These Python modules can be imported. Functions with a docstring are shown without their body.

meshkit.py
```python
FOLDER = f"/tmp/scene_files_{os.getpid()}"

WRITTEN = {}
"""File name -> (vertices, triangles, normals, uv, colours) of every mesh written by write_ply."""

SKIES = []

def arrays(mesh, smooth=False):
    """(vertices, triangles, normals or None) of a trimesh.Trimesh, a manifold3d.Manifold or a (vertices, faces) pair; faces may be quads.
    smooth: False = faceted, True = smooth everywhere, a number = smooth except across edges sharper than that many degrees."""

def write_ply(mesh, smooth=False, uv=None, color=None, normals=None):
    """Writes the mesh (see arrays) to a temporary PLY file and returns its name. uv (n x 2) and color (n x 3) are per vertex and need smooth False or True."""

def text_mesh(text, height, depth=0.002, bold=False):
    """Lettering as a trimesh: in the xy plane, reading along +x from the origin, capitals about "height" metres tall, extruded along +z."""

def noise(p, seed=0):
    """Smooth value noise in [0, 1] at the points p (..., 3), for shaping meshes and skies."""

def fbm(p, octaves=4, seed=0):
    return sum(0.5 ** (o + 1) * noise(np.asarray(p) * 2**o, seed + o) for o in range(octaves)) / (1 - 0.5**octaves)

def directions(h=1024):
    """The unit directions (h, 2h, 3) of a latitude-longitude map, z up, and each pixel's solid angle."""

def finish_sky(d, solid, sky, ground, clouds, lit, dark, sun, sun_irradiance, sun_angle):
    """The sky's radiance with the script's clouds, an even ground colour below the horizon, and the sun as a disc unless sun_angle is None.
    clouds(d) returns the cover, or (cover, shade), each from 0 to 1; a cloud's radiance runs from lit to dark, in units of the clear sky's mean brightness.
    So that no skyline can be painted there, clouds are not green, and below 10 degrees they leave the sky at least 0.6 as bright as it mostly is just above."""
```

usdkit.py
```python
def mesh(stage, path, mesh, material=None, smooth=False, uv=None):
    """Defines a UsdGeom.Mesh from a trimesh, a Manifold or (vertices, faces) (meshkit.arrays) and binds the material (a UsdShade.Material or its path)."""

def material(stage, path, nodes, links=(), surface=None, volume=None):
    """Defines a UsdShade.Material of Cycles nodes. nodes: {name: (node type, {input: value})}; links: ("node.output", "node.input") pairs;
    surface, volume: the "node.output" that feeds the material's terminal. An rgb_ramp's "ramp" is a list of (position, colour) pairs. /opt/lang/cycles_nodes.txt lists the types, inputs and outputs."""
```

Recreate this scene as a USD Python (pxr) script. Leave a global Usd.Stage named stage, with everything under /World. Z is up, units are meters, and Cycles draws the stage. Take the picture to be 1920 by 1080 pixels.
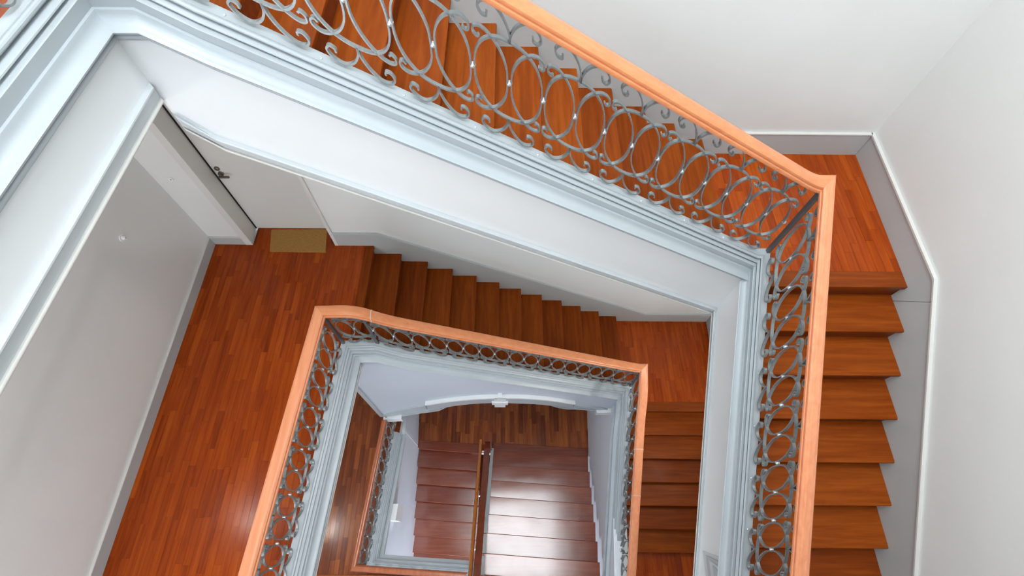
import math, random
import numpy as np
import trimesh
import usdkit
from pxr import Usd, UsdGeom, UsdLux, Gf, Sdf, UsdShade
from shapely.geometry import Polygon, box as sbox

stage = Usd.Stage.CreateInMemory()
UsdGeom.SetStageUpAxis(stage, UsdGeom.Tokens.z)
UsdGeom.SetStageMetersPerUnit(stage, 1.0)
UsdGeom.Xform.Define(stage, '/World')
UsdGeom.Scope.Define(stage, '/World/Looks')
random.seed(7)

# ------------------------------------------------------------------ camera, light, exposure
ZC = 10.95                                  # camera height; "depth" D below it is used throughout: z = ZC - D
F, T, CX, CY, ROLL = 910.99, 0.4877, 945.54, 547.76, -0.0084
cam = UsdGeom.Camera.Define(stage, '/World/camera')
MM = 36.0 / 1920.0
cam.CreateHorizontalApertureAttr(36.0)
cam.CreateVerticalApertureAttr(36.0 * 1080 / 1920)
cam.CreateFocalLengthAttr(F * MM)
cam.CreateHorizontalApertureOffsetAttr((960 - CX) * MM)
cam.CreateVerticalApertureOffsetAttr((CY - 540) * MM)
cam.CreateClippingRangeAttr(Gf.Vec2f(0.05, 100))
cam.CreateExposureAttr(-0.12)
U = np.array([1.0, 0, 0]); V = np.array([0, math.cos(T), math.sin(T)]); W = -np.array([0, math.sin(T), -math.cos(T)])
c_, s_ = math.cos(ROLL), math.sin(ROLL)
RIGHT, UP = c_ * U - s_ * V, s_ * U + c_ * V
cam.AddTransformOp().Set(Gf.Matrix4d(*RIGHT, 0, *UP, 0, *W, 0, 0, 0, ZC, 1))

CEIL_D = -7.0                                # the skylit ceiling, 7 m above the camera
SKY = (-1.1, 2.4, -1.4, 2.7)                 # the skylight's opening: x0, x1, y0, y1
sky = UsdLux.RectLight.Define(stage, '/World/skylight_daylight')
sky.CreateWidthAttr(SKY[1] - SKY[0] - .1); sky.CreateHeightAttr(SKY[3] - SKY[2] - .1)
sky.CreateIntensityAttr(15.0); sky.CreateColorAttr(Gf.Vec3f(0.93, 0.97, 1.0))
sky.AddTranslateOp().Set(Gf.Vec3d((SKY[0] + SKY[1]) / 2, (SKY[2] + SKY[3]) / 2, ZC - CEIL_D - .02))
dome = UsdLux.DomeLight.Define(stage, '/World/sky_dome')
dome.CreateIntensityAttr(1.0); dome.CreateColorAttr(Gf.Vec3f(0.8, 0.9, 1.0))
# a stair window each storey in the wall behind the camera, cool daylight
WINDOWS = [(-3.0, .6, -5.2, -.4, 2.6), (-3.15, -1.65, 2.2, 4.3, 7.6), (-2.9, -.3, 5.1, 6.4, 6.0), (-1.55, -.25, 8.7, 10.7, 22.0)]   # x0, x1, depth top, depth bottom, strength
FRONT = -3.0

# ------------------------------------------------------------------ materials
def mat(name, nodes, links, surface='p.BSDF'):
    return usdkit.material(stage, '/World/Looks/' + name, nodes, links, surface=surface)

def paint(name, col, rough=.55, bump=.0, var=.03):
    n = {'g': ('geometry', {}), 'n': ('noise_texture', {'scale': 2.2, 'detail': 3.0}),
         'r': ('rgb_ramp', {'ramp': [(.3, tuple(c * (1 - var) for c in col)), (.7, tuple(min(1, c * (1 + var)) for c in col))]}),
         'p': ('principled_bsdf', {'roughness': rough})}
    l = [('g.position', 'n.vector'), ('n.fac', 'r.fac'), ('r.color', 'p.base_color')]
    if bump:
        n['n2'] = ('noise_texture', {'scale': 90.0, 'detail': 2.0}); n['b'] = ('bump', {'strength': bump, 'distance': .002})
        l += [('g.position', 'n2.vector'), ('n2.fac', 'b.height'), ('b.normal', 'p.normal')]
    return mat(name, n, l)

def wood(name, axis, dark, mid, light, rough=.28, spread=.55, coat=.0, spec=.16):
    sc = [26.0, 26.0, 26.0]; sc['xyz'.index(axis)] = 1.7
    n = {'g': ('geometry', {}), 'o': ('object_info', {}), 'off': ('combine_xyz', {}), 'k': ('math', {'math_type': 'multiply', 'value2': 37.0}),
         'add': ('vector_math', {'math_type': 'add'}), 'm': ('mapping', {'scale': tuple(sc)}),
         'n': ('noise_texture', {'scale': 1.0, 'detail': 5.0, 'roughness': .6, 'distortion': .4}),
         'n2': ('noise_texture', {'scale': 3.0, 'detail': 2.0}),
         'mx': ('math', {'math_type': 'multiply_add', 'value2': spread, 'value3': -spread / 2}),
         's': ('math', {'math_type': 'add'}),
         'r': ('rgb_ramp', {'ramp': [(.12, dark), (.5, mid), (.88, light)]}),
         'rr': ('map_range', {'from_min': .3, 'from_max': .7, 'to_min': rough * .8, 'to_max': rough * 1.25}),
         'p': ('principled_bsdf', {'coat_weight': coat, 'coat_roughness': .12, 'specular_ior_level': spec})}
    l = [('o.random', 'k.value1'), ('k.value', 'off.x'), ('k.value', 'off.y'), ('k.value', 'off.z'), ('g.position', 'add.vector1'), ('off.vector', 'add.vector2'),
         ('add.vector', 'm.vector'), ('m.vector', 'n.vector'), ('o.random', 'mx.value1'), ('n.fac', 's.value1'), ('mx.value', 's.value2'),
         ('s.value', 'r.fac'), ('r.color', 'p.base_color'), ('g.position', 'n2.vector'), ('n2.fac', 'rr.value'), ('rr.result', 'p.roughness')]
    return mat(name, n, l)

WD, WM, WL = (.15, .017, .0016), (.30, .045, .003), (.44, .085, .006)
TD, TMD, TL = (.115, .019, .0025), (.21, .041, .004), (.31, .072, .008)
M = {
    'wall': paint('wall_paint', (.765, .785, .77), .6, .05, .015),
    'wall_low': paint('lower_wall_paint', (.78, .82, .88), .5, .03, .015),
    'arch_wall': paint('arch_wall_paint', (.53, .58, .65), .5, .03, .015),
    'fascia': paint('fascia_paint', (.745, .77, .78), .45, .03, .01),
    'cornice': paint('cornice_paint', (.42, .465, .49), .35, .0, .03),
    'trim': paint('trim_paint', (.56, .60, .62), .4, .0, .03),
    'bead': paint('cream_bead_paint', (.62, .61, .58), .4, .0, .01),
    'skirt': paint('skirting_paint', (.47, .50, .50), .4, .0, .03),
    'ceiling': paint('ceiling_paint', (.8, .79, .77), .7, .0, .01),
    'door': paint('door_paint', (.70, .70, .67), .45, .0, .01),
    'treadx': wood('tread_wood_x', 'x', TD, TMD, TL, .38, .25, .0, .07),
    'tready': wood('tread_wood_y', 'y', TD, TMD, TL, .38, .25, .0, .07),
    'redx': wood('varnished_tread_wood', 'x', (.14, .030, .016), (.23, .055, .028), (.33, .090, .042), .16, .22, .5, .5),
    'riser': wood('riser_wood', 'x', (.10, .018, .004), (.18, .034, .007), (.26, .055, .010), .35, .2),
    'plank': wood('parquet_wood', 'y', WD, WM, WL, .20, .27, .0, .20),
    'plank_low': wood('lower_parquet_wood', 'y', (.12, .028, .012), (.24, .06, .02), (.40, .12, .03), .2, .5, .0, .3),
    'edge': wood('edge_board_wood', 'x', TD, TMD, TL, .26, .2),
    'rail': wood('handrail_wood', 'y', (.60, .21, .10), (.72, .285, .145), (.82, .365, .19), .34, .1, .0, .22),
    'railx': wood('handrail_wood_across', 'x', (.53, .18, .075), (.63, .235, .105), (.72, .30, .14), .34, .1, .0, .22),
    'redrail': wood('red_handrail_wood', 'y', (.28, .075, .03), (.38, .11, .045), (.50, .16, .07), .25, .1, .1, .5),
    'darkrail': wood('dark_rail_wood', 'y', (.10, .02, .008), (.17, .035, .012), (.26, .06, .018), .22, .2, .6),
    'goldrail': wood('golden_rail_wood', 'y', (.36, .10, .015), (.48, .15, .022), (.6, .22, .035), .2, .2, .6),
    'iron': mat('wrought_iron_grey', {'g': ('geometry', {}), 'n': ('noise_texture', {'scale': 60.0, 'detail': 3.0}),
                'r': ('rgb_ramp', {'ramp': [(.3, (.25, .275, .28)), (.7, (.31, .335, .34))]}), 'p': ('principled_bsdf', {'metallic': .55, 'roughness': .38})},
                [('g.position', 'n.vector'), ('n.fac', 'r.fac'), ('r.color', 'p.base_color')]),
    'silver': mat('silver_bead', {'p': ('principled_bsdf', {'base_color': (.72, .76, .8), 'metallic': .7, 'roughness': .25})}, []),
    'steel': mat('newel_steel', {'p': ('principled_bsdf', {'base_color': (.13, .15, .16), 'metallic': .5, 'roughness': .4})}, []),
    'brass': mat('dark_brass', {'p': ('principled_bsdf', {'base_color': (.20, .17, .13), 'metallic': .8, 'roughness': .35})}, []),
    'black': mat('door_gap_black', {'p': ('principled_bsdf', {'base_color': (.01, .01, .01), 'roughness': .8})}, []),
    'white': mat('white_plastic', {'p': ('principled_bsdf', {'base_color': (.85, .85, .84), 'roughness': .35})}, []),
    'mat': mat('coir_mat', {'g': ('geometry', {}), 'm': ('mapping', {'scale': (40.0, 160.0, 40.0)}), 'n': ('noise_texture', {'scale': 1.0, 'detail': 3.0}),
                'r': ('rgb_ramp', {'ramp': [(.3, (.30, .145, .03)), (.7, (.42, .22, .055))]}), 'b': ('bump', {'strength': .5, 'distance': .004}), 'p': ('principled_bsdf', {'roughness': .95})},
                [('g.position', 'm.vector'), ('m.vector', 'n.vector'), ('n.fac', 'r.fac'), ('r.color', 'p.base_color'), ('n.fac', 'b.height'), ('b.normal', 'p.normal')]),
    'glass': mat('window_glass', {'t': ('transparent_bsdf', {}), 'gl': ('glossy_bsdf', {'roughness': .02}), 'f': ('fresnel', {'IOR': 1.45}), 'mix': ('mix_closure', {})},
                 [('f.fac', 'mix.fac'), ('t.BSDF', 'mix.closure1'), ('gl.BSDF', 'mix.closure2')], 'mix.closure'),
    'lamp': mat('lamp_glow', {'e': ('emission', {'color': (1.0, .97, .92), 'strength': 115.0})}, [], 'e.emission'),
    'lamp_bright': mat('bright_lamp_glow', {'e': ('emission', {'color': (1.0, .97, .92), 'strength': 220.0})}, [], 'e.emission'),
}

# ------------------------------------------------------------------ scene helpers
used = {}
def numbered(parent, name):
    k = parent + '/' + name
    n = used.get(k, 0); used[k] = n + 1
    return k if n == 0 else '%s_%03d' % (k, n)

ORIGIN = {'/World': np.zeros(3)}
def tag(prim, label=None, cat=None, group=None, kind=None):
    for k, v in (('label', label), ('category', cat), ('group', group), ('kind', kind)):
        if v: prim.SetCustomDataByKey(k, v)

def thing(name, loc, label, cat, group=None, kind=None):
    path = numbered('/World', name)
    x = UsdGeom.Xform.Define(stage, path)
    loc = np.array([loc[0], loc[1], ZC - loc[2]], float)         # loc is given as x, y, depth
    x.AddTranslateOp().Set(Gf.Vec3d(*loc)); ORIGIN[path] = loc
    tag(x.GetPrim(), label, cat, group, kind)
    return path

def obj(name, mesh, m, parent='/World', smooth=False, label=None):
    path = numbered(parent, name)
    if isinstance(mesh, tuple): mesh = trimesh.Trimesh(mesh[0], mesh[1], process=False)
    mesh = mesh.copy(); mesh.apply_translation(-ORIGIN[parent])
    p = usdkit.mesh(stage, path, mesh, M[m], smooth=smooth)
    ORIGIN[path] = ORIGIN[parent]
    if label: tag(p.GetPrim(), label)
    return path

def quads(v, q):
    f = [t for a, b, c, d in q for t in ((a, b, c), (a, c, d))]
    m = trimesh.Trimesh(np.array(v, float), np.array(f), process=False)
    return m

def box(x0, x1, y0, y1, D0, D1):
    m = trimesh.creation.box([x1 - x0, y1 - y0, D1 - D0])
    m.apply_translation([(x0 + x1) / 2, (y0 + y1) / 2, ZC - (D0 + D1) / 2])
    return m

def cat(*ms): return trimesh.util.concatenate(list(ms))

def prism(poly, D0, D1):                        # plan polygon between two depths
    m = trimesh.creation.extrude_polygon(poly, D1 - D0, engine='earcut')
    m.apply_translation([0, 0, ZC - D1])
    return m

def hexa(p):                                    # 8 corners (x,y,D): bottom loop 0-3, top loop 4-7
    v = [(a, b, ZC - c) for a, b, c in p]
    m = quads(v, [(3, 2, 1, 0), (4, 5, 6, 7), (0, 1, 5, 4), (1, 2, 6, 5), (2, 3, 7, 6), (3, 0, 4, 7)])
    m.fix_normals()
    return m

def extrude_strip(outline, normal_axis, a0, a1):  # outline in (horizontal, D), extruded along x or y
    pg = outline if isinstance(outline, Polygon) else Polygon(outline)
    m = trimesh.creation.extrude_polygon(pg, a1 - a0, engine='earcut')
    v = m.vertices.copy()
    if normal_axis == 'y': w = np.c_[v[:, 0], a0 + v[:, 2], ZC - v[:, 1]]
    else: w = np.c_[a0 + v[:, 2], v[:, 0], ZC - v[:, 1]]
    m = trimesh.Trimesh(w, m.faces, process=False); m.fix_normals()
    return m

# ---- sweeps along the well's edge: path of (x, y, D), the well on its right-hand side
def mitres(path):
    P = np.array(path, float)[:, :2]; n = []
    for a, b in zip(P[:-1], P[1:]):
        t = (b - a) / np.linalg.norm(b - a); n.append(np.array([t[1], -t[0]]))
    out = [n[0]]
    for a, b in zip(n[:-1], n[1:]): out.append((a + b) / (1 + a @ b))
    out.append(n[-1])
    return out

def sweep(path, mit, prof, caps=True, low=None):
    low = low or path                            # points of the profile below -0.3 follow this second line of depths
    v = [(p[0] + m[0] * d, p[1] + m[1] * d, ZC - (q if z < -.3 else p)[2] + z) for p, q, m in zip(path, low, mit) for d, z in prof]
    k = len(prof); f = []
    for i in range(len(path) - 1):
        for j in range(k):
            a, b = i * k + j, i * k + (j + 1) % k
            f += [(a, b, b + k), (a, b + k, a + k)]
    m = trimesh.Trimesh(np.array(v), np.array(f), process=False)
    if caps:
        pg = Polygon(prof)
        if pg.is_valid:
            tv, tf = trimesh.creation.triangulate_polygon(pg, engine='earcut')
            idx = [int(np.argmin(np.abs(np.array(prof) - q).sum(1))) for q in tv]
            extra = [tuple(idx[c] for c in t) for t in tf] + [tuple((len(path) - 1) * k + idx[c] for c in t[::-1]) for t in tf]
            m = trimesh.Trimesh(m.vertices, np.vstack([m.faces, extra]), process=False)
    m.fix_normals()
    return m

def arc(cx, cy, r, a0, a1, n):
    return [(cx + r * math.cos(math.radians(a)), cy + r * math.sin(math.radians(a))) for a in np.linspace(a0, a1, n)]

CORNICE = ([(-.024, -.10), (-.024, 0), (.030, 0), (.031, -.004)] + arc(.043, -.010, .011, 125, -55, 6) + [(.041, -.019), (.032, -.021), (.032, -.031), (.049, -.031)] +
           [(.068, -.041), (.069, -.046), (.054, -.048), (.054, -.058), (.087, -.058), (.092, -.061), (.085, -.113), (.098, -.114), (.099, -.118)] +
           [(.100, -.130), (.103, -.142), (.109, -.152), (.119, -.160), (.134, -.166), (.147, -.169), (.152, -.174), (.149, -.182), (.122, -.185), (.110, -.190), (.110, -.198), (.117, -.199)] +
           arc(.119, -.211, .012, 75, -75, 6) + [(.106, -.226), (.106, -.236), (.03, -.236), (.03, -.12)])
FD = .105                                        # face of the fascia, measured out from the balustrade's line
def fascia_profile(h): return [(.055, -.225), (FD, -.225), (FD, -h + .02), (.055, -h + .02)]
def trim_profile(h): return [(FD - .02, -h + .095), (FD + .022, -h + .095), (FD + .026, -h + .090), (FD + .026, -h + .083), (FD + .020, -h + .080), (FD + .004, -h + .018), (FD - .02, -h + .018)]
def bead_profile(h): return [(FD - .03, -h + .018)] + arc(FD + .006, -h + .009, .011, 55, -90, 6) + [(FD - .03, -h - .002)]
RAIL = [(-.055, 0), (-.057, .010), (-.055, .020), (-.046, .025), (-.049, .034), (-.047, .044), (-.036, .055), (-.018, .060), (.018, .060), (.036, .055),
        (.047, .044), (.049, .034), (.046, .025), (.055, .020), (.057, .010), (.055, 0), (.034, -.010), (-.034, -.010)]
PANEL = .70                                      # height of the ironwork between curb and handrail

# ------------------------------------------------------------------ levels, measured from the camera down
R, G, SL = .168, .2883, .168 / .2883
X1, YW, XL = 1.6647, 3.10, -3.346
FL1 = 1.168; LD1 = FL1 + 12 * R; FL2 = LD1 + 9 * R; LD2 = FL2 + 12 * R; FL3 = LD2 + 7 * R; MID = 9.40; BASE = 10.95
YR1, YR2 = 1.758, 1.712
def xr(y): return 3.0824 + .035 * (y - YW)       # the right-hand wall runs slightly askew
CURB = .15; ON = .18                              # curb above a floor, and above the nosing line of a flight

def top_slope(fl, x): return fl + (x + 1.507) * SL - ON
L1 = [(-1.81, -.9, FL1 - CURB), (-1.66, 1.90, FL1 - CURB), (-1.42, 1.90, FL1 - CURB), (-1.22, 1.90, top_slope(FL1, -1.22)),
      (1.80, 1.895, LD1 - .267), (1.878, 1.895, LD1 - .267), (1.762, -.89, FL2 - CURB)]
L2 = [(-1.785, -.9, FL2 - CURB), (-1.605, 1.82, FL2 - CURB), (-1.30, 1.833, FL2 - CURB), (-1.06, 1.843, top_slope(FL2, -1.06)),
      (1.62, 1.957, top_slope(FL2, 1.62)), (1.70, 1.96, top_slope(FL2, 1.64)), (1.692, 1.62, LD2 - .20), (1.684, 1.44, LD2 + (YR2 - 1.44) * SL - ON), (1.605, -.357, FL3 - CURB)]
L3 = [(-.46, -.80, FL3 - CURB), (-.46, -.29, FL3 - CURB), (-1.86, -.215, FL3 - CURB), (-1.701, 1.62, FL3 - CURB)]
L1LOW = [L1[0], (-1.66, 1.90, top_slope(FL1, -1.66)), (-1.42, 1.90, top_slope(FL1, -1.42))] + L1[3:]
L2LOW = [L2[0], (-1.605, 1.82, top_slope(FL2, -1.605)), (-1.30, 1.833, top_slope(FL2, -1.30))] + L2[3:]
MI = {id(p): mitres(p) for p in (L1, L2, L3)}

# ------------------------------------------------------------------ walls and ceiling
w = thing('wall_back', (0, YW, BASE), 'white plaster wall at the far side behind the flights', 'wall', kind='structure')
DX0, DX1, DTOP = -2.90, -1.945, FL2 - 2.12       # the door's opening in the far wall
obj('plaster', cat(box(XL - .1, DX0 - .034, YW, YW + .4, CEIL_D, BASE), box(DX1 + .028, 3.3, YW, YW + .4, CEIL_D, BASE), box(DX0 - .034, DX1 + .028, YW, YW + .4, CEIL_D, DTOP), box(DX0 - .034, DX1 + .028, YW, YW + .4, FL2 + .03, BASE)), 'wall', w)
w = thing('wall_left', (XL, 0, BASE), 'grey-lit plaster wall along the left of the landing floor', 'wall', kind='structure')
obj('plaster', box(XL - .2, XL, FRONT - .2, YW + .2, CEIL_D, BASE), 'wall', w)
w = thing('wall_right', (xr(0), 0, BASE), 'bright white plaster wall along the right side of the stairwell', 'wall', kind='structure')
ya, yb = FRONT - .2, YW + .2
obj('plaster', hexa([(xr(ya), ya, BASE), (xr(ya) + .3, ya, BASE), (xr(yb) + .3, yb, BASE), (xr(yb), yb, BASE), (xr(ya), ya, CEIL_D), (xr(ya) + .3, ya, CEIL_D), (xr(yb) + .3, yb, CEIL_D), (xr(yb), yb, CEIL_D)]), 'wall', w)
w = thing('wall_front', (0, FRONT, BASE), 'white plaster wall with stair windows behind the viewer', 'wall', kind='structure')
shell = sbox(XL, CEIL_D, 3.1, BASE)
for x0, x1, d0, d1, _ in WINDOWS: shell = shell.difference(sbox(x0, d0, x1, d1))
obj('plaster', extrude_strip(shell, 'y', FRONT - .25, FRONT), 'wall', w)
for k, (x0, x1, d0, d1, power) in enumerate(WINDOWS):
    wn = thing('window_%d' % (k + 2), ((x0 + x1) / 2, FRONT - .1, d1), 'white stair window in the wall behind the viewer, %s' % ('tall one at the top', 'narrow one beside the left wall', 'low one at landing height', 'lowest one')[k], 'window', kind='structure')
    fr = [box(x0, x1, FRONT - .14, FRONT - .08, d0, d0 + .06), box(x0, x1, FRONT - .14, FRONT - .08, d1 - .06, d1)]
    fr += [box(x - .03, x + .03, FRONT - .14, FRONT - .08, d0, d1) for x in (x0 + .03, (x0 + x1) / 2, x1 - .03)]
    obj('frame', cat(*fr), 'white', wn)
    obj('pane', box(x0 + .03, x1 - .03, FRONT - .115, FRONT - .109, d0 + .03, d1 - .03), 'glass', wn)
    lt = UsdLux.RectLight.Define(stage, wn + '/daylight')
    lt.CreateWidthAttr(x1 - x0); lt.CreateHeightAttr(d1 - d0); lt.CreateIntensityAttr(power); lt.CreateColorAttr(Gf.Vec3f(.88, .94, 1.0) if k < 2 else Gf.Vec3f(.74, .86, 1.0))
    lt.AddTranslateOp().Set(Gf.Vec3d(0, .04, (d1 - d0) / 2)); lt.AddRotateXOp().Set(90.0)   # faces into the stairwell
cl = thing('ceiling', (0, 0, CEIL_D), 'white ceiling around the skylight over the stairwell', 'ceiling', kind='structure')
obj('plaster', cat(box(XL, SKY[0], FRONT, YW, CEIL_D - .2, CEIL_D), box(SKY[1], 3.1, FRONT, YW, CEIL_D - .2, CEIL_D), box(SKY[0], SKY[1], FRONT, SKY[2], CEIL_D - .2, CEIL_D), box(SKY[0], SKY[1], SKY[3], YW, CEIL_D - .2, CEIL_D)), 'ceiling', cl)
sk = thing('window_1', ((SKY[0] + SKY[1]) / 2, (SKY[2] + SKY[3]) / 2, CEIL_D), 'skylight with white glazing bars over the stairwell', 'skylight', kind='structure')
bars = [box(x - .025, x + .025, SKY[2], SKY[3], CEIL_D - .20, CEIL_D - .14) for x in np.linspace(SKY[0] + .03, SKY[1] - .03, 4)]
bars += [box(SKY[0], SKY[1], y - .025, y + .025, CEIL_D - .20, CEIL_D - .14) for y in np.linspace(SKY[2] + .03, SKY[3] - .03, 5)]
obj('frame', cat(*bars), 'white', sk)
obj('pane', box(SKY[0], SKY[1], SKY[2], SKY[3], CEIL_D - .18, CEIL_D - .17), 'glass', sk)

# ------------------------------------------------------------------ floors of parquet strips
def planks(parent, region, D, width=.06, length=.40, m='plank', seed=1, th=.012):
    rnd = random.Random(seed)
    x0, y0, x1, y1 = region.bounds
    n = 0; x = x0
    while x < x1 - 1e-6:
        y = y0 - rnd.random() * length
        while y < y1:
            ln = length * (.8 + .4 * rnd.random())
            g = sbox(x + .0006, y + .0006, x + width - .0006, y + ln - .0006).intersection(region)
            for q in getattr(g, 'geoms', [g]):
                if q.geom_type == 'Polygon' and q.area > 1e-4:
                    obj('plank', prism(q, D - rnd.random() * .0006, D + th), m, parent); n += 1
            y += ln
        x += width
    return n

def floor(label, region_slab, D, th=.28, slabmat='ceiling'):
    a = region_slab.centroid
    f = thing('floor', (a.x, a.y, D + th), label, 'floor', kind='structure')
    obj('subfloor', prism(region_slab, D + .0115, D + .03), 'riser', f)
    obj('slab', prism(region_slab, D + .03, D + th), slabmat, f)
    return f

X0 = X1 - 11 * G                                  # nosing of the floor where a top flight starts down
# top storey floor (only its edge beside the well is in view)
reg = Polygon([(XL, FRONT), (xr(FRONT), FRONT), (xr(-.9), -.9), (-1.80, -.9), (-1.66, 1.86), (X0 - .03, 1.86), (X0 - .03, YW), (XL, YW)])
f1 = floor('top storey floor, seen only past its railing at the upper left corner', reg, FL1, .27)
obj('parquet', prism(reg, FL1, FL1 + .013), 'plank', f1)
# second floor, left of the well
e2 = lambda y: -1.605 - .0655 * (1.82 - y)
slab2 = Polygon([(XL, FRONT), (xr(FRONT), FRONT), (xr(-.85), -.85), (-1.75, -.85), (-1.60, 1.86), (X0 - .03, 1.86), (X0 - .03, YW), (DX1, YW), (DX1, YW + .25), (DX0, YW + .25), (DX0, YW), (XL, YW)])
f2 = floor('orange parquet landing floor on the left, with the white door', slab2, FL2, .27)
seen2 = Polygon([(XL, -.42), (e2(-.42) - .02, -.42), (e2(1.82) - .02, 1.80), (X0 - .10, 1.80), (X0 - .10, YW), (-1.99, YW), (-2.07, YW + .215), (-2.87, YW + .215), (-2.87, YW), (XL, YW)])
print('floor 2 planks', planks(f2, seen2, FL2, .066, .44, 'plank', 3))
obj('edge_board', box(X0 - .098, X0, 1.80, YW, FL2, FL2 + .035), 'tready', f2)
obj('parquet', prism(Polygon([(XL, FRONT), (xr(FRONT), FRONT), (xr(-.86), -.86), (-1.76, -.86), (e2(-.43), -.425), (XL, -.425)]), FL2, FL2 + .012), 'plank', f2)
# quarter landings at the far right corner
def landing(label, D, yn, seed, xin):
    slab = Polygon([(X1 - .03, YW), (X1 - .03, 1.84), (xin, 1.84), (xin, yn + .04), (xr(yn), yn + .04), (xr(YW), YW)])
    f = floor(label, slab, D, .40)
    print('landing planks', planks(f, Polygon([(X1 - .01, YW), (X1 - .01, 1.80), (xin + .02, 1.80), (xin + .02, yn + .135), (xr(yn), yn + .135), (xr(YW), YW)]), D, .066, .44, 'plank', seed))
    obj('edge_board', hexa([(xin, yn, D + .035), (xr(yn) - .002, yn, D + .035), (xr(yn) - .002, yn + .134, D + .035), (xin, yn + .134, D + .035), (xin, yn, D), (xr(yn) - .002, yn, D), (xr(yn) - .002, yn + .134, D), (xin, yn + .134, D)]), 'edge', f)
landing('parquet quarter landing in the upper right corner of the picture', LD1, YR1, 11, 1.84)
landing('dark parquet quarter landing below the upper one, beside the inner rail corner', LD2, YR2, 12, 1.66)
# third floor: left strip and bottom right corner
e3 = lambda y: -1.685 - .088 * (1.80 - y)
slab3 = Polygon([(XL, FRONT), (xr(FRONT), FRONT), (xr(.05), .05), (1.58, .05), (1.52, -.72), (-.30, -.66), (-.42, -.34), (-1.80, -.27), (-1.64, 1.86), (-1.93, 1.90), (-1.93, YW), (XL, YW)])
f3 = floor('dark parquet floor strip between the two inner rails at the bottom left', slab3, FL3, .27)
print('floor 3 planks', planks(f3, Polygon([(-3.0, -.32), (e3(-.32) - .02, -.32), (e3(1.8) - .02, 1.86), (-1.96, 1.9), (-1.96, 2.9), (-3.0, 2.9)]), FL3, .07, .5, 'plank_low', 5))
planks(f3, Polygon([(1.66, -.7), (xr(-.7), -.7), (xr(.02), .03), (1.64, .03)]), FL3, .07, .5, 'plank', 6)
obj('parquet', prism(Polygon([(XL, FRONT), (xr(FRONT), FRONT), (xr(-.71), -.71), (1.52, -.73), (-.29, -.67), (-.42, -.36), (-1.85, -.325), (-3.01, -.325), (-3.01, YW), (XL, YW)]), FL3, FL3 + .012), 'plank_low', f3)
# the half landing of the lower stair, under the arch
mreg = Polygon([(-1.66, YW), (-1.60, 1.70), (-.38, 1.62), (1.56, 1.55), (1.72, YW)])
fm = floor('reddish half landing under the arch where the lower stair turns', mreg.buffer(.02), MID, .25)
print('mid planks', planks(fm, Polygon([(-1.66, YW - .02), (-1.60, 1.823), (-.30, 1.743), (-.29, 1.79), (1.58, 1.685), (1.72, YW - .02)]), MID, .085, .55, 'plank_low', 8))
fb = floor('ground floor at the foot of the lower stair', sbox(XL, FRONT, 3.1, YW), BASE - .02, .25, 'plank_low')

# ------------------------------------------------------------------ flights
TH = .034
def tread(F, r0, r1, c0, c1, D):                  # F(run, across) -> x, y; run grows downstairs; c0, c1 give the two ends as functions of run
    prof = [(r0, D), (r1 - .010, D), (r1 - .002, D + .005), (r1, D + .014), (r1 - .004, D + TH), (r0, D + TH)]
    v = []
    for c in (c0, c1):
        for r, dd in prof: v.append((*F(r, c(r)), ZC - dd))
    k = len(prof)
    q = [(j, (j + 1) % k, k + (j + 1) % k, k + j) for j in range(k)]
    m = quads(v, q)
    caps = [(0, j, j + 1) for j in range(1, k - 1)] + [(k, k + j + 1, k + j) for j in range(1, k - 1)]
    m = trimesh.Trimesh(m.vertices, np.vstack([m.faces, caps]), process=False); m.fix_normals()
    return m

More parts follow.
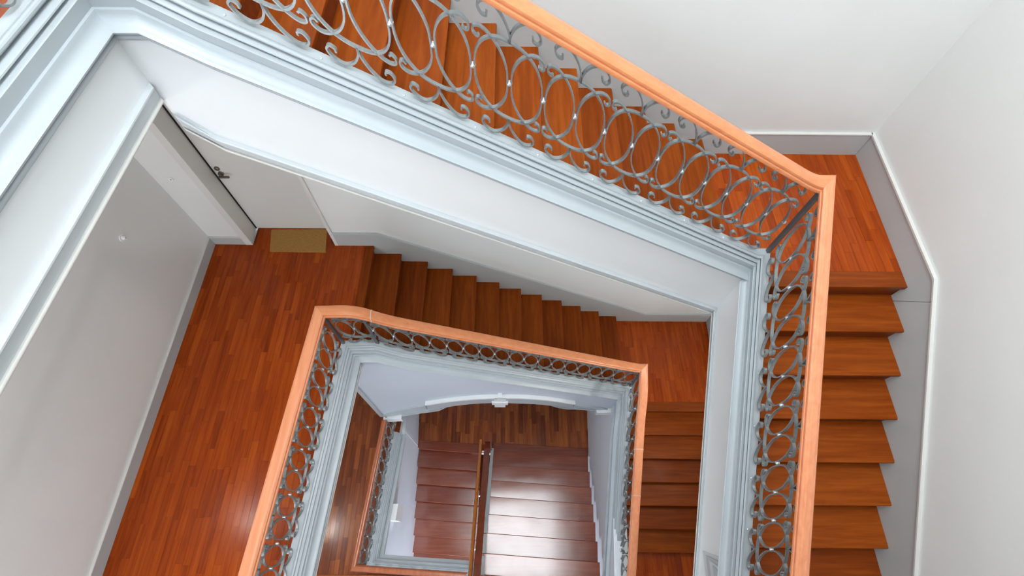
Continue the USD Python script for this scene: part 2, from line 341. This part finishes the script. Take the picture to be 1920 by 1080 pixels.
def riser(F, r, c0, c1, D0, D1):
    p = []
    for dd in (D1, D0):
        for rr, cc in ((r - .018, c0), (r, c0), (r, c1), (r - .018, c1)): p.append((*F(rr, cc(rr)), dd))
    return hexa(p)

def flight(t, F, nos0, n, Dtop, c0, c1, m, g=G, r=R, soffit=True, drop=.52):
    """n risers down from the level Dtop, whose nosing is at run nos0."""
    for j in range(1, n):
        obj('tread', tread(F, nos0 + (j - 1) * g - .035, nos0 + j * g, c0, c1, Dtop + j * r), m, t, smooth=40)
    for j in range(n):
        obj('riser', riser(F, nos0 + j * g - .026, c0, c1, Dtop + j * r + TH, Dtop + (j + 1) * r + .001), 'riser', t)
    if soffit:
        a, b = nos0 - .02, nos0 + (n - 1) * g + .02
        p = []
        for off in (drop + .05, drop):
            for rr, cc in ((a, c0), (b, c0), (b, c1), (a, c1)): p.append((*F(rr, cc(rr)), Dtop + (rr - nos0) * r / g + off))
        obj('soffit', hexa(p), 'ceiling', t)

CURBS = []
def edging(t, path, i0, i1, h, low=None, trims=True):
    """cornice, fascia and lower trim of path[i0..i1], mitred with its neighbours."""
    p, m = path[i0:i1 + 1], MI[id(path)][i0:i1 + 1]
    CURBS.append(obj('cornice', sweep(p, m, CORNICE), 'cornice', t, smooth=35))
    low = low and low[i0:i1 + 1]
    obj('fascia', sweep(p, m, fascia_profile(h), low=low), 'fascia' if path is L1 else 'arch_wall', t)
    if not trims: return
    p = low or p
    obj('lower_trim', sweep(p, m, trim_profile(h)), 'trim', t)
    obj('bead', sweep(p, m, bead_profile(h)), 'bead', t, smooth=40)

FX = lambda r, c: (r, c)                          # run along +x
FY = lambda r, c: (c, -r)                         # run along -y
HS, HL = .82, .53                                 # height of the fascia along a flight, and along a floor

t = thing('stair_flight', (0, 2.5, LD1), 'upper flight of orange wooden treads behind the large ring balustrade, descending to the right', 'stairs')
flight(t, FX, X0, 12, FL1, lambda r: 1.86, lambda r: YW - .003, 'tready')
edging(t, L1, 1, 5, HS, L1LOW)
t1 = t
t = thing('stair_flight', (2.5, .5, FL2), 'right-hand flight of broad orange wooden treads beside the bright white wall', 'stairs')
flight(t, FY, -YR1, 9, LD1, lambda r: 1.878 - .0416 * (1.895 + r) - .02, lambda r: xr(-r) - .002, 'treadx')
edging(t, L1, 5, 6, .80)
t = thing('stair_flight', (0, 2.5, LD2), 'shaded flight of dark red-brown treads below the grey wall, leading off the parquet landing', 'stairs')
flight(t, FX, X0, 12, FL2, lambda r: 1.80 + .04 * (r + 1.6), lambda r: YW - .003, 'tready')
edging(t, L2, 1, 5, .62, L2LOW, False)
t = thing('stair_flight', (2.3, .7, FL3), 'narrow-looking flight of brown treads between the inner handrail and the pale fascia, lower right', 'stairs')
flight(t, FY, -YR2, 7, LD2, lambda r: 1.70 - .044 * (1.96 + r) - .02, lambda r: xr(-r) - .002, 'treadx')
edging(t, L2, 5, 8, .60)

# edges of the floors beside the well
t = thing('trim_1', (-1.6, .5, FL1 + .3), 'large grey moulded floor edge with white fascia at the upper left', 'moulding', kind='structure')
edging(t, L1, 0, 1, HL)
t = thing('trim_2', (-1.6, .5, FL2 + .3), 'pale blue-grey moulded floor edge inside the left-hand inner rail', 'moulding', kind='structure')
edging(t, L2, 0, 1, .37)
t = thing('trim_3', (-1.7, .5, FL3 + .3), 'small moulded floor edge beside the lowest rail, around the lower stair', 'moulding', kind='structure')
edging(t, L3, 1, 3, .38)
edging(t, L3, 0, 1, .38)

# stepped return moulding where the right-hand fascia meets the floor below
t = thing('trim_4', (1.70, -.2, FL2), 'stepped grey moulding at the foot of the right-hand fascia, bottom edge', 'moulding', kind='structure')
def on_fascia(outline, proud):                    # outline in (y, depth), laid on the slanting face of the right-hand fascia
    m = extrude_strip(outline, 'x', 0, proud + .03); v = m.vertices.copy()
    v[:, 0] = 1.801 - .0416 * (0 - v[:, 1]) - FD + .03 - v[:, 0]
    m = trimesh.Trimesh(v, m.faces, process=False); m.fix_normals(); return m
for k in range(4):
    y0, d0 = .006 - .034 * k, 4.63 - .085 * k
    obj('step', on_fascia([(y0, d0), (y0 - .022 - .01 * k, 4.285), (-.7, 4.70 - .1 * k), (-.7, d0 + .30)] if k < 0 else [(y0, d0), (y0 - .045, 4.27), (-.22, 4.27), (-.22, d0)], .008 + .010 * k), 'cornice' if k % 2 else 'trim', t)

# ------------------------------------------------------------------ skirtings
def wall_strip(name, parent, outline, axis, a, sign, m='skirt', th=.02):
    obj(name, extrude_strip(outline, axis, min(a, a + sign * th), max(a, a + sign * th)), m, parent)

def back_skirting(label, fl, ld, x_from, kind):
    t = thing('baseboard_back', (0, YW, ld), label, 'skirting', kind='structure')
    dt = fl - .222
    top = [(x_from, dt), (-1.416, dt), (2.087, ld - .228), (xr(YW) - .02, ld - .226)]
    if fl < 2: top = [(x_from, dt), (-1.72, dt), (-1.62, fl - .25), (1.885, ld - .222), (xr(YW) - .02, ld - .222)]
    bot = [(xr(YW) - .02, ld + .02), (X1 + .01, ld + .02), (X0 - .05, fl + .18), (X0 - .05, fl + .02), (x_from, fl + .02)]
    wall_strip('board', t, top + bot, 'y', YW, -1)
    pts = [(x, YW - .010, d) for x, d in top]
    obj('bead', sweep(pts, mitres(pts), [(-.010, 0), (-.010, .014), (.012, .014), (.015, .007), (.012, 0)]), 'bead' if kind else 'skirt', t, smooth=40)
back_skirting('grey skirting climbing the far wall beside the upper flight', FL1, LD1, X0 - .3, 1)
back_skirting('grey-green skirting climbing the far wall above the shaded flight', FL2, LD2, -1.93, 0)

def right_skirting(label, ld, yn, fl):
    t = thing('baseboard_right', (xr(1.5), 1.5, fl), label, 'skirting', kind='structure')
    dt = ld - .222; ye = yn - .06; yz = -1.2; slope = .572
    def xyz(y): return xr(y)
    def strip(name, outline, th, m):
        mm = extrude_strip(outline, 'x', 0, th); v = mm.vertices.copy(); v[:, 0] = xr(v[:, 1]) - v[:, 0]
        mm = trimesh.Trimesh(v, mm.faces, process=False); mm.fix_normals(); obj(name, mm, m, t)
    line = lambda y: dt + max(0, ye - y) * slope
    nos = lambda y: ld + (yn - y) * SL + .185
    strip('board', [(YW, dt), (ye, dt), (1.562, line(1.562)), (1.745, nos(1.745)), (yn + .02, nos(1.745)), (yn + .02, ld + .02), (YW, ld + .02)], .016, 'skirt')
    strip('board', [(1.559, line(1.559)), (yz, line(yz)), (yz, nos(yz)), (1.742, nos(1.742))], .016, 'skirt')
    strip('bead', [(YW, dt - .014), (ye, dt - .014), (yz, line(yz) - .014), (yz, line(yz)), (ye, dt), (YW, dt)], .027, 'bead')
right_skirting('grey skirting with cream bead stepping down the right wall', LD1, YR1, FL2)
right_skirting('shaded grey skirting along the right wall of the lower landing', LD2, YR2, FL3)
t = thing('baseboard_left', (XL, .5, FL2), 'grey-green skirting along the left wall of the parquet landing', 'skirting', kind='structure')
obj('board', box(XL, XL + .018, FRONT, YW, FL2 - .13, FL2), 'skirt', t)
obj('bead', box(XL, XL + .022, FRONT, YW, FL2 - .138, FL2 - .129), 'bead', t)
t = thing('baseboard_back', (-3.1, YW, FL2), 'short grey-green skirting left of the door casing', 'skirting', kind='structure')
obj('board', box(XL + .018, DX0 - .075, YW - .018, YW, FL2 - .13, FL2), 'skirt', t)
obj('bead', box(XL + .018, DX0 - .075, YW - .022, YW, FL2 - .138, FL2 - .129), 'bead', t)

# ------------------------------------------------------------------ door, mat, wall fittings
YD = YW + .212
t = thing('door_1', (-2.5, YD, FL2), 'plain pale door in a splayed white casing at the head of the landing', 'door', kind='structure')
leaf = obj('door_leaf', cat(box(-2.905, -2.095, YD, YD + .04, DTOP + .02, FL2 - .008)), 'door', t)
obj('shadow_gap', box(-2.922, -2.903, YD - .003, YD + .03, DTOP + .02, FL2 - .004), 'black', t)
for s, (xa, xb) in enumerate(((-2.921, DX0 + .004), (-2.082, DX1 - .004))):
    obj('casing', hexa([(xa, YD + .04, FL2), (xa, YD, FL2), (xb, YW, FL2), (xb + (-.03 if s == 0 else .03), YD + .04, FL2), (xa, YD + .04, DTOP), (xa, YD, DTOP), (xb, YW, DTOP), (xb + (-.03 if s == 0 else .03), YD + .04, DTOP)]), 'door', t)
    x0, x1 = (DX0 - .075, DX0 + .004) if s == 0 else (DX1 - .004, DX1 + .03)
    obj('architrave', box(x0, x1, YW - .022, YW + .002, DTOP - .08, FL2), 'door', t)
obj('architrave', box(DX0 - .075, DX1 + .03, YW - .022, YW + .002, DTOP - .08, DTOP), 'door', t)
hx, hd = -2.845, 3.70
def disc(x, y, D, r, dep, axis='y'):
    m = trimesh.creation.cylinder(r, dep, sections=24)
    m.apply_transform(trimesh.transformations.rotation_matrix(math.pi / 2, [1, 0, 0] if axis == 'y' else [0, 1, 0])); m.apply_translation([x, y, ZC - D]); return m
def ball(x, y, D, r, sub=2):
    m = trimesh.creation.icosphere(sub, r); m.apply_translation([x, y, ZC - D]); return m
h = obj('handle', cat(disc(hx, YD - .010, hd + .05, .026, .02), disc(hx, YD - .035, hd + .05, .010, .05), box(hx - .01, hx + .095, YD - .062, YD - .045, hd + .041, hd + .059)), 'brass', leaf, smooth=40)
obj('lock_plate', trimesh.creation.annulus(.014, .026, .012, transform=trimesh.transformations.translation_matrix([hx - .005, YD - .006, ZC - hd + .02]) @ trimesh.transformations.rotation_matrix(math.pi / 2, [1, 0, 0])), 'brass', leaf, smooth=40)

t = thing('doormat', (-2.38, 3.13, FL2), 'tan coir doormat lying in front of the pale door', 'doormat')
pg = Polygon([(-2.725, 3.285), (-2.080, 3.297), (-2.040, 2.982), (-2.676, 2.988)])
obj('pile', prism(pg.buffer(-.008).buffer(.008), FL2 - .016, FL2 - .004), 'mat', t)
obj('backing', prism(pg.buffer(.004), FL2 - .005, FL2 - .0005), 'goldrail', t)

def wall_cap(name, label, x, y, D, r, axis):
    t = thing(name, (x, y, D), label, 'wall plug')
    if axis == 'x':
        obj('plate', disc(x + .004, y, D, r, .008, 'x'), 'white', t, smooth=40); obj('knob', ball(x + .014, y, D, r * .55), 'white', t, smooth=True)
        obj('screw', ball(x + .030, y, D + .004, r * .16), 'brass', t, smooth=True)
    else:
        obj('plate', disc(x, y - .004, D, r, .008, 'y'), 'white', t, smooth=40); obj('screw', ball(x, y - .009, D, r * .2), 'brass', t, smooth=True)
wall_cap('wall_plug', 'white round wall plug with a knob on the grey left wall', XL, 2.385, 3.54, .034, 'x')
wall_cap('wall_plug', 'faint flat round wall plug near the corner beside the door', -3.187, YW, 3.60, .026, 'y')

# ------------------------------------------------------------------ wrought iron balustrades with wooden handrails
def spline(pts, n=6):
    P = np.array(pts, float); P = np.vstack([2 * P[0] - P[1], P, 2 * P[-1] - P[-2]]); out = []
    for i in range(1, len(P) - 2):
        for u in np.linspace(0, 1, n, endpoint=False):
            a, b, c, d = P[i - 1], P[i], P[i + 1], P[i + 2]
            out.append(.5 * (2 * b + (c - a) * u + (2 * a - 5 * b + 4 * c - d) * u * u + (3 * b - a - 3 * c + d) * u ** 3))
    out.append(P[-2])
    return np.array(out)

H2 = .350
CURL = spline([(-.009, 0), (-.012, .06), (-.028, .115), (-.058, .165), (-.098, .198), (-.130, .206), (-.153, .192), (-.155, .168), (-.140, .156), (-.130, .166)])
CURL = np.vstack([CURL[::-1] * [1, -1], CURL[1:]])
SCROLL = spline([(0, .202), (-.005, .245), (-.030, .295), (-.072, .330), (-.112, .322), (-.132, .290), (-.118, .264), (-.098, .268), (-.096, .284)])
def ring_curve(a=.1555, b=.205, n=44, e=2.35):
    th = np.linspace(0, 2 * math.pi, n + 1)
    return np.c_[a * np.sign(np.cos(th)) * np.abs(np.cos(th)) ** (2 / e), b * np.sign(np.sin(th)) * np.abs(np.sin(th)) ** (2 / e)]
RING = ring_curve()

class Run:
    """One straight stretch of balustrade over the curb path."""
    def __init__(self, path):
        self.P = np.array(path, float)
        d = self.P[-1, :2] - self.P[0, :2]; self.L = np.linalg.norm(d); self.t = d / self.L; self.n = np.array([self.t[1], -self.t[0]])
        self.s = (self.P[:, :2] - self.P[0, :2]) @ self.t
    def depth(self, s): return np.interp(s, self.s, self.P[:, 2])
    def slope(self, s): return float((self.depth(s + .12) - self.depth(s - .12)) / .24)
    def at(self, s, h, off):
        xy = self.P[0, :2] + np.outer(s, self.t) + np.outer(off, self.n)
        return np.c_[xy, ZC - self.depth(s) + h]

def strip(run, sc, curve, th=.008, w=.021, closed=False, taper=False, sc_w=None):
    c = curve.copy(); sl = run.slope(sc); base = float(run.depth(sc))
    if closed: tan = np.roll(c[:-1], -1, 0) - np.roll(c[:-1], 1, 0); tan = np.vstack([tan, tan[:1]])
    else: tan = np.gradient(c, axis=0)
    tan /= np.linalg.norm(tan, axis=1, keepdims=True); nrm = np.c_[-tan[:, 1], tan[:, 0]]
    ww = np.full(len(c), w); 
    if taper: ww = w * np.clip(np.linspace(1.25, .75, len(c)), .6, 1.2)
    V = []
    for a, b in ((-1, -1), (1, -1), (1, 1), (-1, 1)):
        q = c + nrm * (a * th / 2)
        xy = run.P[0, :2] + np.outer(sc + q[:, 0], run.t) + np.outer(b * ww / 2, run.n)
        V.append(np.c_[xy, ZC - base - q[:, 0] * sl + q[:, 1] + H2])
    V = np.stack(V, 1).reshape(-1, 3); k = 4; f = []
    for i in range(len(c) - 1):
        for j in range(4):
            a, b = i * k + j, i * k + (j + 1) % 4
            f += [(a, b, b + k), (a, b + k, a + k)]
    if not closed:
        e = (len(c) - 1) * k
        f += [(0, 2, 1), (0, 3, 2), (e, e + 1, e + 2), (e, e + 2, e + 3)]
    m = trimesh.Trimesh(V, np.array(f), process=False); m.fix_normals()
    return m

def smooth_rail(path, mit, h=PANEL, rad=.10):
    """rail line above the curb path, vertical kinks eased; returns points and mitres."""
    P = [np.array([p[0], p[1], p[2] - h]) for p in path]; out, om = [P[0]], [mit[0]]
    for i in range(1, len(P) - 1):
        a, b, c = P[i - 1], P[i], P[i + 1]
        da, dc = np.linalg.norm((b - a)[:2]), np.linalg.norm((c - b)[:2])
        turn = np.dot((b - a)[:2] / da, (c - b)[:2] / dc)
        if turn > .9:
            ra, rc = min(rad, da * .45), min(rad, dc * .45)
            p0, p2 = b + (a - b) * ra / da, b + (c - b) * rc / dc
            for u in np.linspace(0, 1, 6): out.append((1 - u) ** 2 * p0 + 2 * u * (1 - u) * b + u * u * p2); om.append(mit[i])
        else: out.append(b); om.append(mit[i])
    out.append(P[-1]); om.append(mit[-1])
    return out, om

def rail_joint(t, rp, rm, run, s, wide):
    P = np.array(rp); ss = (P[:, :2] - run.P[0, :2]) @ run.t; q, mm = [], []
    for u in (s, s + .005):
        q.append(tuple(np.interp(u, ss, P[:, k]) for k in range(3))); mm.append(run.n)
    obj('rail_joint', sweep(q, mm, [(d * 1.03 * wide, z * 1.03 + (.0006 if z > 0 else 0)) for d, z in RAIL]), 'bead', t)

def balustrade(label, path, i0, i1, centers, newels=(), rad=.10, wide=1.0, m=None, joints=()):
    pts = path[i0:i1 + 1]; run = Run(pts)
    mid = run.P[len(run.P) // 2]
    t = thing('balustrade', tuple(run.P[0]), label, 'railing')
    rp, rm = smooth_rail(pts, MI[id(path)][i0:i1 + 1], rad=rad)
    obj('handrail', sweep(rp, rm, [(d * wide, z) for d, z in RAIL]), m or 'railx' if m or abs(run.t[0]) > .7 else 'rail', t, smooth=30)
    for s in joints: rail_joint(t, rp, rm, run, s, wide)
    obj('rail_bar', sweep(rp, rm, [(-.016, -.018), (-.016, -.008), (.016, -.008), (.016, -.018)]), 'steel', t)
    for s in newels:
        p = run.at(np.array([s]), 0, np.array([0.0]))[0]
        m = trimesh.creation.box([.026, .026, PANEL]); m.apply_translation([p[0], p[1], p[2] + PANEL / 2 - .006]); obj('newel_bar', m, 'steel', t)
    for s in centers:
        obj('ring', strip(run, s, RING, closed=True), 'iron', t, smooth=50)
        for sg in (1, -1): obj('curl', strip(run, s, CURL * [sg, 1], taper=False), 'iron', t, smooth=50)
        for sg in (1, -1):
            for sv in (1, -1): obj('scroll', strip(run, s, SCROLL * [sg, sv]), 'iron', t, smooth=50)
        for q in (s, s + .1635):
            if q < run.L - .03:
                p = run.at(np.array([q]), H2, np.array([0.0]))[0]; obj('bead', ball(p[0], p[1], ZC - p[2], .0145), 'silver', t, smooth=True)
    return t

PIT = .327
def run_len(path, i0, i1): return Run(path[i0:i1 + 1]).L
c = [(-1.66 * -1 + .015) + PIT * k for k in range(-4, 6)]          # ring centres measured along the upper flight
balustrade('large iron ring balustrade with orange wooden handrail along the upper flight', L1, 1, 5, c, (run_len(L1, 1, 5),))
Lr = run_len(L1, 5, 6)
balustrade('iron ring balustrade with pinkish handrail down the right-hand flight', L1, 5, 6, [.205 + .335 * k for k in range(8)])
Ll = run_len(L1, 0, 1)
balustrade('end of the top floor balustrade, a scrap at the upper left corner', L1, 0, 1, [Ll - .2 - PIT * k for k in range(8)])
Ll = run_len(L2, 0, 1)
balustrade('inner iron ring balustrade along the left parquet landing, pink handrail', L2, 0, 1, [Ll - .215 - .349 * k for k in range(7)], (Ll,))
Lt = run_len(L2, 1, 5)
balustrade('inner iron ring balustrade and curved pink handrail above the shaded flight', L2, 1, 5, [.20 + .327 * k for k in range(10)], (.335, Lt), rad=.14, joints=(.42,))
Lr = run_len(L2, 5, 8)
balustrade('inner dark iron balustrade with bent brown-pink handrail down the lower right flight', L2, 5, 8, [.19 + .33 * k for k in range(7)], rad=.16, joints=(.86, 1.36))
Lb = run_len(L3, 2, 3)
balustrade('lowest iron balustrade with thin red-brown handrail at the bottom left', L3, 2, 3, [.20 + .33 * k for k in range(6)], (0,), wide=.68, m='redrail')
balustrade('short lowest handrail crossing the bottom edge above the lower stair', L3, 1, 2, [.2 + .33 * k for k in range(4)], wide=.68, m='redrail')

def screws(parent, path, i0, i1, spots):
    run = Run(path[i0:i1 + 1])
    for s in spots:
        p = run.at(np.array([s]), 0.001, np.array([.012]))[0]
        m = trimesh.creation.icosphere(1, .0065); m.apply_scale([1, 1, .5]); m.apply_translation(p); obj('screw', m, 'silver', parent, smooth=True)
screws(CURBS[0], L1, 1, 5, [.2 + .327 * k for k in range(10)])
screws(CURBS[1], L1, 5, 6, [.1 + .33 * k for k in range(7)])

# ------------------------------------------------------------------ inner walls and the arch over the lower stair
# measured in a plane 1.86 m away; carried to the wall's own plane, which runs slightly askew
def onwall(x, d):
    k = 1.7828 / (1.86 - .042 * x); return (x * k, d * k)
def skew(m):
    v = m.vertices.copy(); v[:, 1] += .042 * (v[:, 0] + 1.605); m = trimesh.Trimesh(v, m.faces, process=False); m.fix_normals(); return m
YA = 1.7165
EDGE = [onwall(*q) for q in spline([(-1.89, 7.84), (-1.78, 7.80), (-1.60, 7.70), (-1.40, 7.56), (-1.231, 7.46), (-1.08, 7.39), (-.985, 7.34), (-.93, 7.25), (-.86, 7.13), (-.67, 6.99), (-.41, 6.89), (-.158, 6.84),
        (.123, 6.85), (.45, 6.89), (.65, 6.95), (.769, 7.03), (.83, 7.12), (.93, 7.165), (1.10, 7.18), (1.30, 7.23), (1.47, 7.30), (1.60, 7.42), (1.66, 7.55)], 3)]
t = thing('wall_inner', (0, YA, MID), 'bluish white wall with a broad shaped arch over the lower stair', 'wall', kind='structure')
jx = -1.735
outline = [(jx, 4.82), (-1.3, 4.95), (1.64, 6.75), (1.64, 7.6)] + EDGE[::-1] + [(jx, EDGE[0][1])]
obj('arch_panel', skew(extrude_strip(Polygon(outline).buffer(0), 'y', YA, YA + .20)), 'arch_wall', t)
def ribbon(name, lo, hi, x0, x1, out, m, y1=0.0):
    xs = np.linspace(x0, x1, 26); ex, ed = zip(*EDGE)
    e = np.interp(xs, ex, ed)
    top = [(x, d - hi) for x, d in zip(xs, e)]; bot = [(x, d - lo) for x, d in zip(xs, e)]
    obj(name, skew(extrude_strip(top + bot[::-1], 'y', YA - out, YA + y1)), m, t)
def band(name, lower, upper, x0, x1, out, m):
    lo, hi = np.array([onwall(*q) for q in lower]), np.array([onwall(*q) for q in upper])
    xs = np.linspace(x0, x1, 26)
    top = [(x, np.interp(x, hi[:, 0], hi[:, 1])) for x in xs]; bot = [(x, np.interp(x, lo[:, 0], lo[:, 1])) for x in xs]
    obj(name, skew(extrude_strip(top + bot[::-1], 'y', YA - out, YA)), m, t)
LOW = [(-1.86, 7.73), (-1.60, 7.55), (-1.35, 7.37), (-1.10, 7.24), (-.86, 7.03), (-.62, 6.90), (-.35, 6.80), (-.05, 6.765), (.30, 6.785), (.60, 6.84), (.80, 6.93), (1.0, 7.03), (1.25, 7.10), (1.45, 7.19), (1.62, 7.36)]
CTR = [(-1.09, 6.86), (-.86, 6.72), (-.62, 6.61), (-.35, 6.52), (-.05, 6.47), (.30, 6.485), (.60, 6.56), (.80, 6.65), (.99, 6.76)]
band('arch_moulding', LOW, [(-1.87, 7.60), (-1.60, 7.35), (-1.35, 7.14), (-1.10, 6.99)], -1.73, -1.06, .022, 'cornice')
band('arch_moulding', LOW, [(1.0, 6.91), (1.25, 7.00), (1.45, 7.08), (1.62, 7.22)], 1.0, 1.58, .022, 'cornice')
band('arch_moulding', LOW, CTR, -1.03, .98, .036, 'cornice')
band('arch_fillet', [(x, d + .03) for x, d in CTR], [(x, d - .012) for x, d in CTR], -1.04, .99, .050, 'fascia')
ribbon('arch_soffit', -.004, .045, -1.70, 1.58, .016, 'cornice')
kx = onwall(-.045, 6.7)
def kbox(x0, x1, d0, d1, out): return extrude_strip([onwall(x0, d0), onwall(x1, d0), onwall(x1, d1), onwall(x0, d1)], 'y', YA - out, YA)
obj('keystone', skew(cat(kbox(-.125, .035, 6.47, 6.80, .05), kbox(-.16, .065, 6.66, 6.77, .062), kbox(-.125, .03, 6.82, 6.96, .045), kbox(-.075, -.015, 6.40, 6.50, .06))), 'fascia', t)
obj('impost', skew(box(jx, -1.475, YA - .06, YA + .16, 7.07, 7.22)), 'fascia', t)
obj('impost', skew(box(1.37, 1.62, YA - .06, YA + .16, 7.11, 7.24)), 'fascia', t)
obj('jamb', skew(box(jx - .05, jx, YA - .02, YA + .22, FL2 + .2, 7.08)), 'cornice', t)
obj('jamb', skew(box(jx - .08, jx - .05, YA + .02, YA + .22, FL2 + .2, 7.08)), 'trim', t)

t = thing('wall_stair_left', (-1.6, 1, BASE), 'pale wall on the left of the lower stair, under the lowest rail', 'wall', kind='structure')
obj('plaster', hexa([(-1.80, -.29, BASE), (-1.70, -.29, BASE), (-1.585, 1.75, BASE), (-1.66, 1.78, BASE), (-1.80, -.29, 8.12), (-1.75, -.29, 8.12), (-1.60, 1.75, 8.12), (-1.66, 1.78, 8.12)]), 'wall_low', t)
obj('plaster', hexa([(-1.80, 1.70, MID + .02), (-1.592, 1.70, MID + .02), (-1.66, YW, MID + .02), (-1.90, YW, MID + .02), (-1.80, 1.70, FL3 + .2), (-1.60, 1.70, FL3 + .2), (-1.66, YW, FL3 + .2), (-1.90, YW, FL3 + .2)]), 'wall_low', t)
obj('plaster', box(-1.90, -1.80, 1.93, YW, FL2 + .275, MID + .02), 'wall_low', t)
t = thing('wall_stair_right', (1.6, 1, BASE), 'pale wall on the right of the lower stair, narrowing to a wedge', 'wall', kind='structure')
wx = lambda y: 1.70 - .044 * (1.96 - y) - .105 + .012
obj('plaster', hexa([(wx(-.8), -.80, BASE), (1.70, -.80, BASE), (1.76, YW, BASE), (wx(YW), YW, BASE), (wx(-.8), -.80, 7.62), (1.70, -.80, 7.62), (1.76, YW, 6.95), (wx(YW), YW, 6.95)]), 'wall_low', t)

# ------------------------------------------------------------------ the lower double stair
TH4 = math.radians(3.6); DIR = np.array([-math.sin(TH4), -math.cos(TH4)]); ACR = np.array([math.cos(TH4), -math.sin(TH4)])
O = np.array([-1.58, 1.65])
def FL(r, c): return tuple(O + DIR * r + ACR * c)
t = thing('stair_flight', (-1.1, .5, BASE), 'narrow left half of the lower stair, glossy reddish treads going down', 'stairs')
flight(t, FL, 0.0, 9, MID, lambda r: -.0 - .010 * r, lambda r: 1.17 + .015 * r, 'redx', g=.285, soffit=False)
obj('edge_board', tread(FL, -.17, 0, lambda r: 0.0, lambda r: 1.17, MID), 'redx', t)
O2 = np.array([-.18, 1.615])
def FR(r, c): return tuple(O2 - DIR * r + ACR * c)        # runs down towards the far wall
NR, GR = 9, .277
t = thing('stair_flight', (.6, .5, MID), 'wide right half of the lower stair, glossy treads shining with skylight', 'stairs')
flight(t, FR, -(NR - 1) * GR, NR, FL3, lambda r: -.02 - .012 * -r, lambda r: 1.735, 'redx', g=GR, soffit=False)
obj('edge_board', tread(lambda r, c: FR(-r, c), -.17, -.0, lambda r: 0.0, lambda r: 1.74, MID - .0), 'redx', t)
obj('string', hexa([(*FR(.03, -.045), MID + .10), (*FR(.03, .010), MID + .10), (*FR(-2.35, .05), FL3 + .30), (*FR(-2.35, -.005), FL3 + .30), (*FR(.03, -.045), MID - .20), (*FR(.03, .010), MID - .20), (*FR(-2.35, .05), FL3 - .03), (*FR(-2.35, -.005), FL3 - .03)]), 'skirt', t)

t = thing('stair_divider', (-.25, .6, MID), 'dark wooden capped parapet dividing the two halves of the lower stair', 'parapet')
def seg(x0, x1, y0, D0, X0_, X1_, y1, D1, th):
    return hexa([(x0, y0, D0 + th), (x1, y0, D0 + th), (X1_, y1, D1 + th), (X0_, y1, D1 + th), (x0, y0, D0), (x1, y0, D0), (X1_, y1, D1), (X0_, y1, D1)])
obj('cap', seg(-.305, -.215, 1.62, MID - 1.0, -.385, -.285, -.75, FL3 - .98, .05), 'darkrail', t)
obj('panel', seg(-.290, -.235, 1.60, MID - .96, -.360, -.305, -.75, FL3 - .94, .20), 'darkrail', t)
for k in (.15, .5, .85):
    y = 1.6 - 2.35 * k; d = MID - .96 + (FL3 - MID + .02) * k
    obj('post', box(-.30 - .07 * k, -.235 - .07 * k, y - .03, y + .03, d + .15, d + .86), 'darkrail', t)
obj('newel_post', cat(box(-.30, -.20, 1.60, 1.72, MID - 1.08, MID), box(-.315, -.185, 1.585, 1.735, MID - 1.12, MID - 1.08)), 'darkrail', t)
t = thing('handrail', (-.42, .6, MID), 'slim golden-brown handrail on metal brackets beside the dark parapet', 'handrail')
pp = [(-.395, 1.66, MID - .92), (-.395, 1.60, MID - .90), (-.470, -.75, MID - .90 + 1.2)]
pp = [(-.375, 1.66, 8.50), (-.378, 1.55, 8.46), (-.43, -.75, 7.15)]
obj('rail', sweep(pp, mitres(pp), [(-.022 + 0, -.02), (-.027, 0), (-.02, .018), (0, .024), (.02, .018), (.027, 0), (.022, -.02)]), 'goldrail', t, smooth=40)
for y in (1.45, .72, 0.0):
    k = (1.55 - y) / 2.30
    x, dd = -.378 - .052 * k, 8.46 - 1.31 * k
    obj('bracket', cat(box(x + .015, x + .10, y - .009, y + .009, dd + .005, dd + .022), ball(x + .02, y, dd + .012, .016)), 'silver', t)

# ------------------------------------------------------------------ small fittings and lamps
t = thing('wall_box', (-1.55, .47, 8.4), 'small bright white box on the pale wall below the lowest rail', 'wall box')
obj('cover', hexa([(-1.70, .375, 8.40), (-1.575, .375, 8.40), (-1.562, .60, 8.40), (-1.70, .60, 8.40), (-1.70, .375, 7.96), (-1.585, .375, 7.96), (-1.57, .60, 7.96), (-1.70, .60, 7.96)]), 'white', t)

def wall_lamp(label, x, y, D, sx, glow='lamp'):
    t = thing('wall_lamp', (x, y, D), label, 'wall lamp')
    obj('back_plate', box(min(x, x + sx * .02), max(x, x + sx * .02), y - .09, y + .09, D - .12, D + .12), 'white', t)
    m = trimesh.creation.icosphere(2, .085); m.apply_scale([.8, 1, 1]); m.apply_translation([x + sx * .085, y, ZC - D]); obj('globe', m, glow, t, smooth=True)
wall_lamp('round wall lamp high on the left wall above the parquet landing', XL, .36, 2.36, 1)
wall_lamp('round wall lamp on the right wall over the lower right flight', xr(1.14), 1.14, 4.75, -1, 'lamp_bright')
wall_lamp('round wall lamp on the left wall above the lowest floor', XL, .35, 5.35, 1)
